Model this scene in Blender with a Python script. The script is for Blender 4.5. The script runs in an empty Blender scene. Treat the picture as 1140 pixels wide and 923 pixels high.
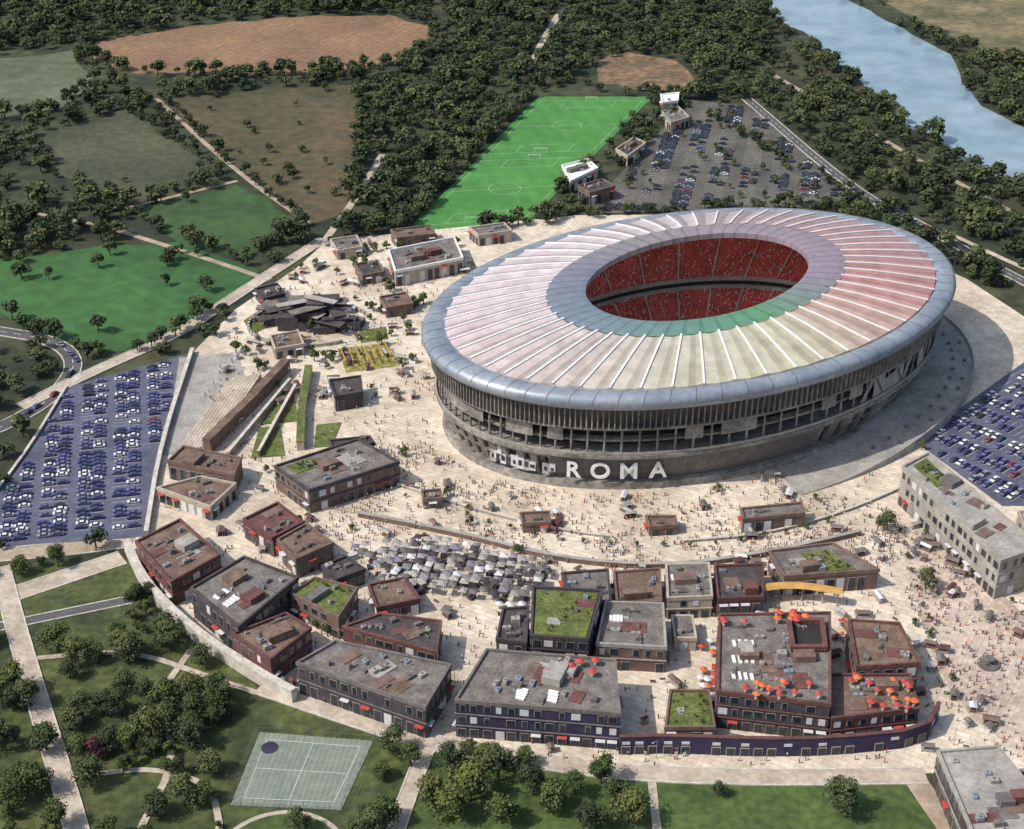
import bpy, math, random
from mathutils import Vector, noise
random.seed(7)
R=random.random
U=random.uniform
sc=bpy.context.scene
COL=sc.collection
# ------------------------------------------------------------ materials
def M(name,c1,c2=None,scale=.1,rough=.85,metal=0,lo=.35,hi=.65,detail=6,stripe=None,tile=None,fine=None,objrand=0,attr=None,translucent=0):
    m=bpy.data.materials.new(name);m.use_nodes=True;nt=m.node_tree;N=nt.nodes;L=nt.links
    b=N['Principled BSDF'];b.inputs['Roughness'].default_value=rough;b.inputs['Metallic'].default_value=metal
    tc=N.new('ShaderNodeTexCoord')
    if c2 is None: c2=tuple(x*.75 for x in c1)
    nz=N.new('ShaderNodeTexNoise');nz.inputs['Scale'].default_value=scale;nz.inputs['Detail'].default_value=detail;nz.inputs['Roughness'].default_value=.62
    L.new(tc.outputs['Object'],nz.inputs['Vector'])
    cr=N.new('ShaderNodeValToRGB');L.new(nz.outputs['Fac'],cr.inputs[0])
    cr.color_ramp.elements[0].position=lo;cr.color_ramp.elements[1].position=hi
    cr.color_ramp.elements[0].color=(*c2,1);cr.color_ramp.elements[1].color=(*c1,1)
    out=cr.outputs[0]
    def mul(a,bs,fac,mode='MULTIPLY'):
        mx=N.new('ShaderNodeMix');mx.data_type='RGBA';mx.blend_type=mode
        if hasattr(fac,'links'): L.new(fac,mx.inputs[0])
        else: mx.inputs[0].default_value=fac
        L.new(a,mx.inputs[6])
        if hasattr(bs,'links'): L.new(bs,mx.inputs[7])
        else: mx.inputs[7].default_value=(*bs,1)
        return mx.outputs[2]
    if attr:
        a=N.new('ShaderNodeVertexColor');a.layer_name=attr
        out=mul(a.outputs[0],out,1.0)
    if stripe: # (period m, angle deg, darkness)
        mp=N.new('ShaderNodeMapping');mp.inputs['Rotation'].default_value[2]=math.radians(stripe[1])
        L.new(tc.outputs['Object'],mp.inputs[0])
        wv=N.new('ShaderNodeTexWave');wv.inputs['Scale'].default_value=.314/stripe[0]*1.0;wv.inputs['Distortion'].default_value=stripe[3] if len(stripe)>3 else .6
        wv.inputs['Detail'].default_value=2
        L.new(mp.outputs[0],wv.inputs[0])
        r2=N.new('ShaderNodeValToRGB');L.new(wv.outputs['Fac'],r2.inputs[0]);r2.color_ramp.elements[0].position=.4;r2.color_ramp.elements[1].position=.6
        k=stripe[2];r2.color_ramp.elements[0].color=(k,k,k,1)
        out=mul(out,r2.outputs[0],1.0)
    if tile: # (size, mortar, angle, darkness)
        mp=N.new('ShaderNodeMapping');mp.inputs['Rotation'].default_value[2]=math.radians(tile[2])
        L.new(tc.outputs['Object'],mp.inputs[0])
        bk=N.new('ShaderNodeTexBrick');L.new(mp.outputs[0],bk.inputs[0]);bk.inputs['Scale'].default_value=1/tile[0];bk.inputs['Mortar Size'].default_value=tile[1]
        k=tile[3];bk.inputs['Color1'].default_value=(1,1,1,1);bk.inputs['Color2'].default_value=(.88,.86,.84,1);bk.inputs['Mortar'].default_value=(k,k,k,1)
        out=mul(out,bk.outputs[0],1.0)
    if fine: # (scale, strength colour)
        n2=N.new('ShaderNodeTexNoise');n2.inputs['Scale'].default_value=fine[0];n2.inputs['Detail'].default_value=3
        L.new(tc.outputs['Object'],n2.inputs['Vector'])
        r3=N.new('ShaderNodeValToRGB');L.new(n2.outputs['Fac'],r3.inputs[0]);r3.color_ramp.elements[0].position=.38;r3.color_ramp.elements[1].position=.62
        k=fine[1];r3.color_ramp.elements[0].color=(k,k,k,1)
        out=mul(out,r3.outputs[0],1.0)
    if objrand:
        oi=N.new('ShaderNodeObjectInfo');hs=N.new('ShaderNodeHueSaturation')
        mr=N.new('ShaderNodeMapRange');L.new(oi.outputs['Random'],mr.inputs[0]);mr.inputs[3].default_value=1-objrand;mr.inputs[4].default_value=1+objrand
        L.new(mr.outputs[0],hs.inputs['Value'])
        mr2=N.new('ShaderNodeMapRange');L.new(oi.outputs['Random'],mr2.inputs[0]);mr2.inputs[3].default_value=.53;mr2.inputs[4].default_value=.46
        L.new(mr2.outputs[0],hs.inputs['Hue']);L.new(out,hs.inputs['Color']);out=hs.outputs[0]
    L.new(out,b.inputs['Base Color'])
    if translucent:
        tb=N.new('ShaderNodeBsdfTranslucent');L.new(out,tb.inputs['Color'])
        ms=N.new('ShaderNodeMixShader');ms.inputs[0].default_value=translucent
        L.new(b.outputs[0],ms.inputs[1]);L.new(tb.outputs[0],ms.inputs[2]);L.new(ms.outputs[0],N['Material Output'].inputs[0])
    return m
# ------------------------------------------------------------ mesh builder
class MB:
    def __init__(s): s.v=[];s.f=[];s.m=[]
    def face(s,pts,mi=0):
        n=len(s.v);s.v+= [tuple(p) for p in pts];s.f.append(tuple(range(n,n+len(pts))));s.m.append(mi)
    def prism(s,poly,z0,z1,mi=0,top=None,bottom=False):
        p=ccw(poly);n=len(p);b=len(s.v)
        s.v+=[(x,y,z0) for x,y in p]+[(x,y,z1) for x,y in p]
        for i in range(n):
            j=(i+1)%n;s.f.append((b+i,b+j,b+n+j,b+n+i));s.m.append(mi)
        s.f.append(tuple(range(b+n,b+2*n)));s.m.append(mi if top is None else top)
        if bottom: s.f.append(tuple(range(b+n-1,b-1,-1)));s.m.append(mi)
    def box(s,cx,cy,z0,lx,ly,h,ang=0,mi=0,top=None):
        c,q=math.cos(ang),math.sin(ang)
        s.prism([(cx+c*a*lx/2-q*b*ly/2,cy+q*a*lx/2+c*b*ly/2) for a,b in((-1,-1),(1,-1),(1,1),(-1,1))],z0,z0+h,mi,top,True)
    def cone(s,x,y,z0,r0,z1,r1,n=8,mi=0):
        b=len(s.v)
        for r,z in((r0,z0),(r1,z1)):
            s.v+=[(x+r*math.cos(6.2832*i/n),y+r*math.sin(6.2832*i/n),z) for i in range(n)]
        for i in range(n):
            j=(i+1)%n;s.f.append((b+i,b+j,b+n+j,b+n+i));s.m.append(mi)
        s.f.append(tuple(range(b+n,b+2*n)));s.m.append(mi)
    def ring(s,rows,mi=0,close=True,alt=None):
        b=len(s.v);n=len(rows[0])
        for r in rows: s.v+=[tuple(p) for p in r]
        for k in range(len(rows)-1):
            for i in range(n if close else n-1):
                j=(i+1)%n
                s.f.append((b+k*n+i,b+k*n+j,b+(k+1)*n+j,b+(k+1)*n+i));s.m.append(mi if not alt else alt[i%len(alt)])
    def build(s,name,mats,parent=None,smooth=False,link=True):
        me=bpy.data.meshes.new(name);me.from_pydata(s.v,[],s.f)
        for m in mats: me.materials.append(m)
        me.polygons.foreach_set('material_index',s.m)
        if smooth: me.polygons.foreach_set('use_smooth',[True]*len(s.f))
        me.update()
        if not link: return me
        o=bpy.data.objects.new(name,me);COL.objects.link(o)
        if parent: o.parent=parent
        return o
def ccw(p):
    a=sum(p[i][0]*p[(i+1)%len(p)][1]-p[(i+1)%len(p)][0]*p[i][1] for i in range(len(p)))
    return list(p) if a>0 else list(p)[::-1]
def inset(poly,d):
    p=ccw(poly);n=len(p);o=[]
    for i in range(n):
        a,b,c=p[i-1],p[i],p[(i+1)%n]
        e1=Vector((b[0]-a[0],b[1]-a[1])).normalized();e2=Vector((c[0]-b[0],c[1]-b[1])).normalized()
        n1=Vector((-e1.y,e1.x));n2=Vector((-e2.y,e2.x));m=(n1+n2)
        if m.length<.2:m=n1
        m.normalize();k=d/max(.35,m.dot(n1))
        o.append((b[0]+m.x*k,b[1]+m.y*k))
    return o
def inside(p,poly):
    x,y=p;r=False;n=len(poly);j=n-1
    for i in range(n):
        xi,yi=poly[i];xj,yj=poly[j]
        if (yi>y)!=(yj>y) and x<(xj-xi)*(y-yi)/(yj-yi)+xi: r=not r
        j=i
    return r
def smoothline(pts,it=2):
    for _ in range(it):
        q=[pts[0]]
        for a,b in zip(pts,pts[1:]):
            q.append((a[0]*.75+b[0]*.25,a[1]*.75+b[1]*.25));q.append((a[0]*.25+b[0]*.75,a[1]*.25+b[1]*.75))
        q.append(pts[-1]);pts=q
    return pts
def offset_line(pts,d):
    o=[]
    for i,p in enumerate(pts):
        a=pts[max(0,i-1)];b=pts[min(len(pts)-1,i+1)]
        t=Vector((b[0]-a[0],b[1]-a[1])).normalized()
        o.append((p[0]-t.y*d,p[1]+t.x*d))
    return o
def empty(name):
    e=bpy.data.objects.new(name,None);COL.objects.link(e);e.empty_display_size=1;return e
def inst(name,me,x,y,z=0,rz=0,s=1,parent=None,sz=None):
    o=bpy.data.objects.new(name,me);o.location=(x,y,z);o.rotation_euler=(0,0,rz);o.scale=(s,s,sz or s);COL.objects.link(o)
    if parent:o.parent=parent
    return o
def sheet(name,poly,z,mat,parent=None):
    mb=MB();mb.prism(poly,z-.6,z,0);return mb.build(name,[mat],parent)
def road(name,pts,w,z,mat,edge=None,center=None,sm=2):
    p=smoothline(pts,sm)
    o=empty(name)
    mb=MB();rows=[[ (*q,z) for q in offset_line(p,w/2)],[(*q,z) for q in offset_line(p,-w/2)]]
    mb.ring(rows,0,False)
    mb.build('surface',[mat],o)
    if edge:
        mb=MB()
        for s in(1,-1):
            a=offset_line(p,s*(w/2));b=offset_line(p,s*(w/2+.5))
            mb.ring([[(*q,z-.3) for q in b],[(*q,z+.14) for q in b],[(*q,z+.14) for q in a],[(*q,z-.1) for q in a]],0,False)
        mb.build('kerb',[edge],o)
    if center:
        mb=MB()
        for i in range(0,len(p)-1):
            a,b=Vector(p[i]),Vector(p[i+1]);l=(b-a).length;k=int(l/6)
            for q in range(k):
                s0=a.lerp(b,q/k);s1=a.lerp(b,(q+.5)/k);t=(b-a).normalized()*.12;nn=Vector((-t.y,t.x))
                mb.face([(*(s0-nn),z+.03),(*(s1-nn),z+.03),(*(s1+nn),z+.03),(*(s0+nn),z+.03)])
        if mb.f: mb.build('markings',[center],o)
    return o
# ------------------------------------------------------------ palette
m_ground=M('ground_mat',(.075,.082,.035),(.024,.038,.018),.022,fine=(.12,.5),lo=.4,hi=.62,detail=9)
m_plough=M('ploughed_soil',(.31,.185,.105),(.20,.12,.07),.018,stripe=(5,20,.9,2),fine=(.2,.75),detail=9)
m_brown=M('brown_field_mat',(.135,.095,.05),(.06,.065,.03),.015,fine=(.15,.65),detail=9)
m_olive=M('olive_field_mat',(.105,.11,.06),(.05,.062,.032),.02,stripe=(4,60,.88,1),fine=(.2,.65),detail=9)
m_grey=M('grey_field_mat',(.15,.165,.105),(.07,.10,.05),.02,fine=(.1,.7))
m_green=M('green_field_mat',(.05,.11,.03),(.028,.068,.02),.03,fine=(.15,.75))
m_bright=M('bright_field_mat',(.055,.165,.04),(.03,.10,.025),.010,stripe=(9,-50,.93,1),fine=(.12,.72),detail=9)
m_lawn=M('lawn_mat',(.105,.155,.035),(.045,.085,.018),.05,fine=(.35,.6),detail=9)
m_lawn2=M('park_lawn_mat',(.10,.125,.034),(.04,.06,.018),.045,fine=(.3,.55),lo=.4,hi=.6,detail=9)
m_turf=M('pitch_turf',(.075,.27,.055),(.055,.21,.04),.03,stripe=(11,-14,.93,.1),fine=(.15,.84))
m_turf_in=M('stadium_turf',(.06,.28,.05),(.05,.22,.04),.05)
m_sand=M('sandy_clearing',(.30,.18,.11),(.12,.10,.05),.05,fine=(.2,.6))
m_ochre=M('ochre_bank',(.27,.22,.12),(.10,.10,.045),.03,fine=(.15,.65))
m_asph=M('asphalt',(.12,.12,.12),(.08,.08,.08),.08,fine=(.6,.8))
m_asph_n=M('asphalt_parking',(.145,.135,.115),(.07,.07,.06),.04,fine=(.5,.7),detail=9)
m_blue=M('asphalt_blue',(.13,.14,.20),(.08,.085,.135),.06,fine=(.5,.75))
m_plaza=M('plaza_paving',(.78,.69,.565),(.55,.465,.365),.03,tile=(9,.018,28,.7),fine=(.25,.80),lo=.36,hi=.58,detail=9)
m_aven=M('avenue_paving',(.68,.565,.48),(.48,.385,.315),.05,tile=(6,.02,-60,.75),fine=(.4,.78))
m_path=M('path_paving',(.58,.50,.41),(.38,.32,.25),.1,fine=(.5,.78))
m_beige=M('beige_road',(.47,.38,.29),(.30,.24,.17),.1,fine=(.5,.78))
m_kerb=M('kerb_stone',(.66,.62,.56),(.46,.42,.37),.3,fine=(.9,.8))
m_white=M('white_paint',(.8,.8,.8),(.68,.68,.68),.5,rough=.6)
m_water=M('river_water',(.30,.40,.47),(.20,.30,.38),.02,rough=.18,fine=(.05,.8))
m_conc=M('concrete',(.42,.40,.37),(.27,.255,.235),.12,fine=(.8,.78),detail=9)
m_conc_d=M('dark_concrete',(.20,.185,.175),(.12,.11,.105),.15,fine=(.8,.75))
m_glass=M('window_glass',(.03,.04,.055),(.015,.02,.03),.5,rough=.12)
m_frame=M('window_frame',(.42,.37,.32),(.30,.26,.22),.5,rough=.5)
m_metal=M('brushed_metal',(.36,.40,.46),(.22,.26,.33),.08,rough=.42,metal=.25,fine=(.5,.86))
m_roofg=M('roof_gravel_grey',(.25,.225,.205),(.12,.105,.10),.22,fine=(1.2,.65),detail=9)
m_roofb=M('roof_brown',(.25,.165,.125),(.12,.078,.06),.22,fine=(1.2,.65),detail=9)
m_roofr=M('roof_maroon',(.20,.085,.075),(.11,.05,.045),.22,fine=(1.2,.65),detail=9)
m_roofd=M('roof_dark',(.10,.085,.085),(.045,.038,.042),.22,fine=(1.2,.65),detail=9)
m_roofgr=M('green_roof_sedum',(.18,.21,.05),(.08,.11,.025),.2,fine=(1.0,.55),detail=9)
m_wbr=M('wall_brown',(.20,.135,.11),(.11,.07,.06),.3)
m_wmr=M('wall_maroon',(.14,.055,.055),(.08,.035,.035),.3)
m_wdk=M('wall_dark',(.07,.058,.065),(.035,.03,.04),.3)
m_wnv=M('wall_navy',(.04,.035,.085),(.02,.015,.05),.3)
m_wcr=M('wall_cream',(.46,.40,.33),(.33,.28,.23),.3)
m_trav=M('travertine',(.36,.335,.305),(.18,.168,.155),.08,fine=(.5,.6),detail=9)
m_yel=M('yellow_roof',(.55,.33,.10),(.42,.22,.06),.3)
m_or=M('orange_fabric',(.66,.18,.06),(.5,.10,.03),.5)
m_red=M('red_fabric',(.5,.07,.05),(.35,.04,.04),.5)
m_canv=M('white_canvas',(.62,.62,.64),(.48,.48,.52),.5)
m_cangr=M('grey_canvas',(.24,.23,.26),(.15,.14,.17),.3)
m_bark=M('bark',(.10,.07,.045),(.06,.04,.025),1)
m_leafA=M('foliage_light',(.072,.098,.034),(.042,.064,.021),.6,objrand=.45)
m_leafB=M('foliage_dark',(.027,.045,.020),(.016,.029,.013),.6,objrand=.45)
m_leafR=M('foliage_red',(.10,.03,.035),(.05,.015,.02),.6)
m_leafG=M('foliage_lawn_tree',(.10,.13,.03),(.055,.085,.02),.6,objrand=.25)
m_seat=M('red_seats',(.66,.13,.11),(.46,.075,.065),.12,fine=(1.5,.7))
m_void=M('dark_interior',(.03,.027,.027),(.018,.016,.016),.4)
# ------------------------------------------------------------ ground
mb=MB();mb.face([(-6000,-1500,0),(6000,-1500,0),(6000,9000,0),(-6000,9000,0)]);mb.build('ground',[m_ground])
P={}
def pp(s): return [tuple(map(float,q.split(','))) for q in s.split()]
for l in '''pitch:-57,740 17,963 91,963 7,754
sand:50,992 60,1039 81,1060 117,1035 123,992 99,974
river:169,1278 184,1196 213,1095 231,992 247,905 264,844 282,798 310,748 330,700 390,600 470,500 560,520 450,640 400,714 369,818 345,854 313,905 300,928 293,977 306,1052 283,1122 261,1196 248,1308 240,1500 150,1500
farbank:271,1250 455,1250 394,1056 330,1052 310,1111 286,1183
npark:36,766 115,956 156,942 184,789 159,778 62,770
bright:-300,698 -219,722 -171,733 -124,696 -131,662 -165,613 -187,607 -239,648 -279,640
campus:-107,698 -95,733 -47,745 34,766 120,768 160,752 196,724 222,686 240,640 262,603 300,580 330,464 250,343 194,343 162,343 117,342 74,343 35,345 5,349 -25,357 -53,368 -80,383 -105,405 -126,431 -138,455 -135,475 -143,563 -142,609 -130,652
avenue:142,470 160,477 169,431 182,388 200,346 155,346 142,366 137,392 138,436
lpark:-190,577 -142,609 -140,527 -133,465 -203,456 -193,513
rpark:162,532 198,571 261,638 310,603 280,485 184,485
ramp:-147,604 -122,609 -112,575 -117,530 -139,520 -142,560
lowlawn:-260,442 -137,451 -105,404 -80,381 -25,356 -35,250 -260,250
botlawn:-26,356 34,342 116,339 123,314 150,250 -35,250
tennis:-77,360 -42,356 -49,327 -81,329
plough:-302,1077 -249,1117 -161,1151 -87,1151 -55,1111 -62,1052 -103,1019 -180,1006 -253,1011 -281,1035
greyf:-387,1035 -310,1060 -275,996 -287,933 -342,892
brown:-227,959 -164,977 -103,986 -91,892 -87,773 -106,754 -157,830
olive:-292,889 -244,942 -162,825 -205,784 -263,830
green:-202,773 -153,812 -111,754 -135,711 -176,735'''.split('\n'):
    k,v=l.split(':');P[k]=pp(v)
def rough_edge(poly,amp=3,step=14):
    o=[];p=ccw(poly)
    for i in range(len(p)):
        a,b=Vector(p[i]),Vector(p[(i+1)%len(p)]);n=max(1,int((b-a).length/step))
        for k in range(n):
            q=a.lerp(b,k/n);o.append((q.x+noise.noise((q.x*.05,q.y*.05,1))*amp*1.6,q.y+noise.noise((q.x*.05,q.y*.05,7))*amp*1.6))
    return o
def gsheet(name,key,z,mat,rg=0):
    mb=MB();mb.face([(x,y,z) for x,y in (rough_edge(P[key],rg) if rg else ccw(P[key]))]);return mb.build(name,[mat])
gsheet('ploughed_field','plough',.08,m_plough,5);gsheet('grey_field','greyf',.08,m_grey,4);gsheet('brown_field','brown',.08,m_brown,4)
gsheet('olive_field','olive',.12,m_olive,4);gsheet('green_field','green',.16,m_green,3);gsheet('meadow','bright',.08,m_bright,5)
gsheet('sandy_clearing','sand',.08,m_sand,8);gsheet('river_bank','farbank',.08,m_ochre,6);gsheet('river','river',.12,m_water,6)
gsheet('park_lawn','lowlawn',.06,m_lawn2);gsheet('lawn','botlawn',.10,m_lawn)
sheet('plaza',P['campus'],.30,m_plaza)
sheet('avenue_pavement',P['avenue'],.36,m_aven)
sheet('north_car_park_surface',P['npark'],.36,m_asph_n)
sheet('car_park_surface',P['lpark'],.36,m_blue)
sheet('car_park_surface',P['rpark'],.36,m_blue)
sheet('service_ramp',P['ramp'],.40,m_conc)
# training pitch with markings
tp=empty('training_pitch')
mb=MB();mb.face([(x,y,.2) for x,y in ccw(P['pitch'])]);mb.build('turf',[m_turf],tp)
mb=MB()
def bil(q,u,v):
    a,b,c,d=q;x0=a[0]+(d[0]-a[0])*u;y0=a[1]+(d[1]-a[1])*u;x1=b[0]+(c[0]-b[0])*u;y1=b[1]+(c[1]-b[1])*u
    return (x0+(x1-x0)*v,y0+(y1-y0)*v)
def lnp(a,b,w,z):
    a,b=Vector(a),Vector(b);t=(b-a).normalized()*w/2;n=Vector((-t.y,t.x))
    mb.face([(*(a-n),z),(*(b-n),z),(*(b+n),z),(*(a+n),z)])
for v0,v1 in((.05,.48),(.53,.96)):
    c=[bil(P['pitch'],u,v) for u,v in((.06,v0),(.06,v1),(.94,v1),(.94,v0))]
    for i in range(4): lnp(c[i],c[(i+1)%4],.12,.24)
    lnp(bil(P['pitch'],.06,(v0+v1)/2),bil(P['pitch'],.94,(v0+v1)/2),.12,.25)
    for vv,e in((v0,1),(v1,-1)):
        q=[bil(P['pitch'],u,v) for u,v in((.28,vv),(.28,vv+e*.06),(.72,vv+e*.06),(.72,vv))]
        for i in range(3): lnp(q[i],q[i+1],.12,.26)
    cx,cy=bil(P['pitch'],.5,(v0+v1)/2)
    for i in range(16): lnp((cx+9*math.cos(i*.3927),cy+9*math.sin(i*.3927)),(cx+9*math.cos((i+1)*.3927),cy+9*math.sin((i+1)*.3927)),.12,.27)
mb.build('line_markings',[m_white],tp)
mb=MB()
for vv in(.05,.48,.53,.96):
    cx,cy=bil(P['pitch'],.5,vv)
    for s in(-3.6,3.6): mb.box(cx+s,cy,.2,.2,.2,2.4)
    mb.box(cx,cy,2.6,7.4,.2,.2)
mb.build('goal_frames',[m_white],tp)
f=empty('pitch_fence');mb=MB();loop=inset(P['pitch'],-3)
for i in range(4):
    a,b=Vector(loop[i]),Vector(loop[(i+1)%4]);n=int((b-a).length/6)
    ang=math.atan2(b.y-a.y,b.x-a.x)
    for k in range(n+1):
        q=a.lerp(b,k/n);mb.box(q.x,q.y,0,.12,.12,4)
    for z in(2,4): mb.box((a.x+b.x)/2,(a.y+b.y)/2,z,(b-a).length,.07,.07,ang)
mb.build('posts_and_rails',[m_conc_d],f)
for nm,s,w,mt,e,c in [('farm_track','-106,754 -157,830 -228,959',3,m_beige,None,None),('farm_track','-208,776 -154,816',3,m_beige,None,None),
 ('farm_track','-340,800 -228,760 -174,725 -118,685',3.5,m_beige,None,None),('country_road','-97,729 -84,798 -76,858',4,m_path,None,None),
 ('country_road','12,1025 22,1088 38,1170',5,m_path,None,None),('perimeter_road','-205,560 -185,588 -151,628 -133,665 -97,735',6,m_path,m_kerb,None),
 ('curved_road','-240,632 -206,621 -191,600 -192,574 -203,549 -235,515',7,m_asph,m_kerb,m_white),('car_park_road','106,925 128,794',5,m_beige,None,None),
 ('river_road','150,960 189,800 212,760 244,690 285,620',6,m_asph,m_kerb,m_white),('riverside_track','170,1020 215,900 262,780 320,660',4,m_beige,None,None),
 ('riverside_track','225,745 258,690 300,635',3.5,m_path,None,None),
 ('park_road','-181,446 -157,392 -120,314 -95,250',6,m_path,m_kerb,None),('access_road','-240,446 -165,456 -133,464',8,m_beige,m_kerb,None),
 ('access_road','-240,412 -181,424 -160,438 -139,452',8,m_path,m_kerb,None),('access_road','-182,408 -150,420 -128,428',4,m_asph,m_kerb,None),
 ('promenade','-80,381 -47,365 -25,355 8,347 35,342 74,340 122,341',6,m_path,m_kerb,None),('footpath','-25,355 -30,335 -38,290',4.5,m_path,m_kerb,None),
 ('footpath','41,341 41,300',2.5,m_path,None,None),('footpath','118,341 124,318 133,290',7,m_beige,None,None),
 ('footpath','-105,400 -112,375 -100,350 -105,320',2.2,m_path,None,None),('footpath','-157,395 -125,400 -95,385 -80,378',2.2,m_path,None,None),
 ('footpath','-130,340 -105,345 -85,335 -80,300',2,m_path,None,None)]:
    road(nm,pp(s),w,.18,mt,e,c)
for i,o in enumerate([o for o in bpy.data.objects if o.type=='EMPTY' and ('road' in o.name or 'track' in o.name or 'path' in o.name or 'promenade' in o.name)]): o.location.z=i*.012
# ------------------------------------------------------------ trees
def tree_mesh(name,seed,H,Rw,leaves,ls,mats,nclump=9):
    rd=random.Random(seed);mb=MB()
    th=H*.35;mb.cone(0,0,-.3,H*.03+.12,th,H*.02+.06,6,0)
    cl=[]
    for i in range(nclump):
        a=rd.uniform(0,6.28);r=Rw*.68*math.sqrt(rd.random());z=H*(.38+.46*rd.random());k=Rw*rd.uniform(.26,.52)
        if z>H*.7:r*=.6
        cl.append((r*math.cos(a),r*math.sin(a),z,k))
    for x,y,z,k in cl[:5]:
        b=len(mb.v)
        for q in range(4):
            an=q*1.5708;mb.v.append((.14*math.cos(an),.14*math.sin(an),th*.85))
        for q in range(4):
            an=q*1.5708;mb.v.append((x*.8+.05*math.cos(an),y*.8+.05*math.sin(an),z))
        for q in range(4):
            j=(q+1)%4;mb.f.append((b+q,b+j,b+4+j,b+4+q));mb.m.append(0)
    for i in range(leaves):
        x,y,z,k=cl[i%nclump]
        d=Vector((rd.gauss(0,1),rd.gauss(0,1),rd.gauss(0,1))).normalized();rr=k*(rd.random()**.4)*rd.uniform(.8,1.25)
        p=Vector((x,y,z))+Vector((d.x*rr,d.y*rr,d.z*rr*.8))
        nrm=(d+Vector((rd.uniform(-.6,.6),rd.uniform(-.6,.6),rd.uniform(0,.8)))).normalized()
        t=nrm.orthogonal().normalized();bb=nrm.cross(t);an=rd.uniform(0,6.28)
        t2=t*math.cos(an)+bb*math.sin(an);b2=nrm.cross(t2);s=ls*rd.uniform(.6,1.3)
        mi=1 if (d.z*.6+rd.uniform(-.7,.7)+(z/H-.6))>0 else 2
        mb.face([p+t2*s,p+b2*s*.7,p-t2*s*.9,p-b2*s*.6+nrm*s*.2],mi)
    return mb.build(name,mats,link=False)
tm=[m_bark,m_leafA,m_leafB]
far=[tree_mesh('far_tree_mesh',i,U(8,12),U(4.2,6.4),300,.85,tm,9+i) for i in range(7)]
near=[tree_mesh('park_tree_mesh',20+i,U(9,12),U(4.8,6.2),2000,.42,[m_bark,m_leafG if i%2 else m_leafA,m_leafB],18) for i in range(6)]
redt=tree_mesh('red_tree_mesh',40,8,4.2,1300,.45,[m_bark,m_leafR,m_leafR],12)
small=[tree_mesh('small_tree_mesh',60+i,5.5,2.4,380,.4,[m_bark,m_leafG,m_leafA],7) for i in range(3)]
wood=empty('woodland')
opens=['pitch','sand','river','farbank','npark','bright','campus','lpark','rpark','lowlawn','botlawn','plough','greyf','brown','olive','green']
dense=[pp('-86,760 -100,990 -50,1120 -60,1400 160,1400 200,1100 150,975 120,960 95,970 40,1000 10,960 -62,735 -95,735'),
       pp('150,975 240,1000 330,740 420,560 300,560 250,640 215,700 170,760 180,790'),pp('-420,1060 -300,1080 -200,1155 -60,1160 -60,1400 -420,1400'),
       pp('-300,590 -215,580 -205,470 -300,470'),pp('300,900 440,700 450,1040 300,1040'),pp('-300,700 -220,728 -170,740 -100,700 -100,740 -140,760 -220,790 -320,760'),
       pp('-310,1060 -240,1010 -170,985 -100,990 -105,1018 -180,1005 -253,1010 -285,1035')]
def segd(p,a,b):
    p,a,b=Vector(p),Vector(a),Vector(b);d=b-a;t=max(0,min(1,(p-a).dot(d)/d.length_squared));return (p-a-d*t).length
tracks=[pp(s) for s in('-106,754 -157,830 -228,959','-340,800 -228,760 -174,725 -118,685','-97,729 -84,798 -76,858','12,1025 22,1088 38,1170','-205,560 -185,588 -151,628 -133,665 -97,735','-240,632 -206,621 -191,600 -192,574 -203,549 -235,515','150,960 189,800 212,760 244,690 285,620','170,1020 215,900 262,780 320,660','225,745 258,690 300,635')]
cnt=0
for gx in range(-430,470,7):
    for gy in range(460,1400,8):
        if gy<700 and -135<gx<200: continue
        x=gx+U(-5,5);y=gy+U(-5,5)
        if any(inside((x,y),P[k]) for k in opens): continue
        if any(segd((x,y),a,b)<4.5 for t in tracks for a,b in zip(t,t[1:])): continue
        n=noise.noise((x*.014,y*.014,3))+.5*noise.noise((x*.05,y*.05,9))
        dn=any(inside((x,y),d) for d in dense)
        pr=.85 if dn else (.62 if n>0 else .2)
        if dn and n<-.42: pr=.3
        if R()<pr:
            s=random.choice([.55,.7,.85,1,1.2,1.5])*U(.9,1.1) if dn else U(.4,1.25)
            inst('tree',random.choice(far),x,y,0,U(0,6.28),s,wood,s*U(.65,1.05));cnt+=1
hedge=empty('hedgerow_trees')
for s,st_,sc_ in [('-302,1077 -281,1035 -253,1011 -180,1006 -103,1019 -62,1052',8,.9),('-275,996 -287,933 -342,892',9,.9),('-292,889 -244,942 -162,825 -205,784 -263,830 -292,889',7,.75),
    ('-100,990 -91,892 -87,773',8,1),('-225,962 -157,833 -108,756',7,.7),('-202,773 -176,735 -135,711 -111,754',6,.9),('-350,905 -227,959 -164,977',7,1),('-62,735 12,965',8,.9),('100,965 190,790',7,.7),('-300,640 -239,645 -187,605 -165,611 -131,660',7,.8),
    ('36,764 62,768 110,775 159,782',6,.8),('-20,748 10,752 34,764',5,.9),('128,925 172,800',9,.6),('80,905 60,800',9,.6)]:
    p=pp(s)
    for a,b in zip(p,p[1:]):
        L=math.dist(a,b)
        for k in range(int(L/st_)):
            if R()<.8:
                t=(k+R())/ (L/st_);inst('tree',random.choice(far),a[0]+(b[0]-a[0])*t+U(-3,3),a[1]+(b[1]-a[1])*t+U(-3,3),0,U(0,6),sc_*U(.5,1.35),hedge)
mt=empty('meadow_trees')
for i in range(24):
    x,y=U(-300,-130),U(625,740)
    inst('tree',random.choice(far),x,y,0,U(0,6),U(.5,1.1),mt)
for i in range(44):
    x,y=U(-235,-95),U(780,980)
    if R()<.6: inst('tree',random.choice(far),x,y,0,U(0,6),U(.3,.8),mt)
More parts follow.
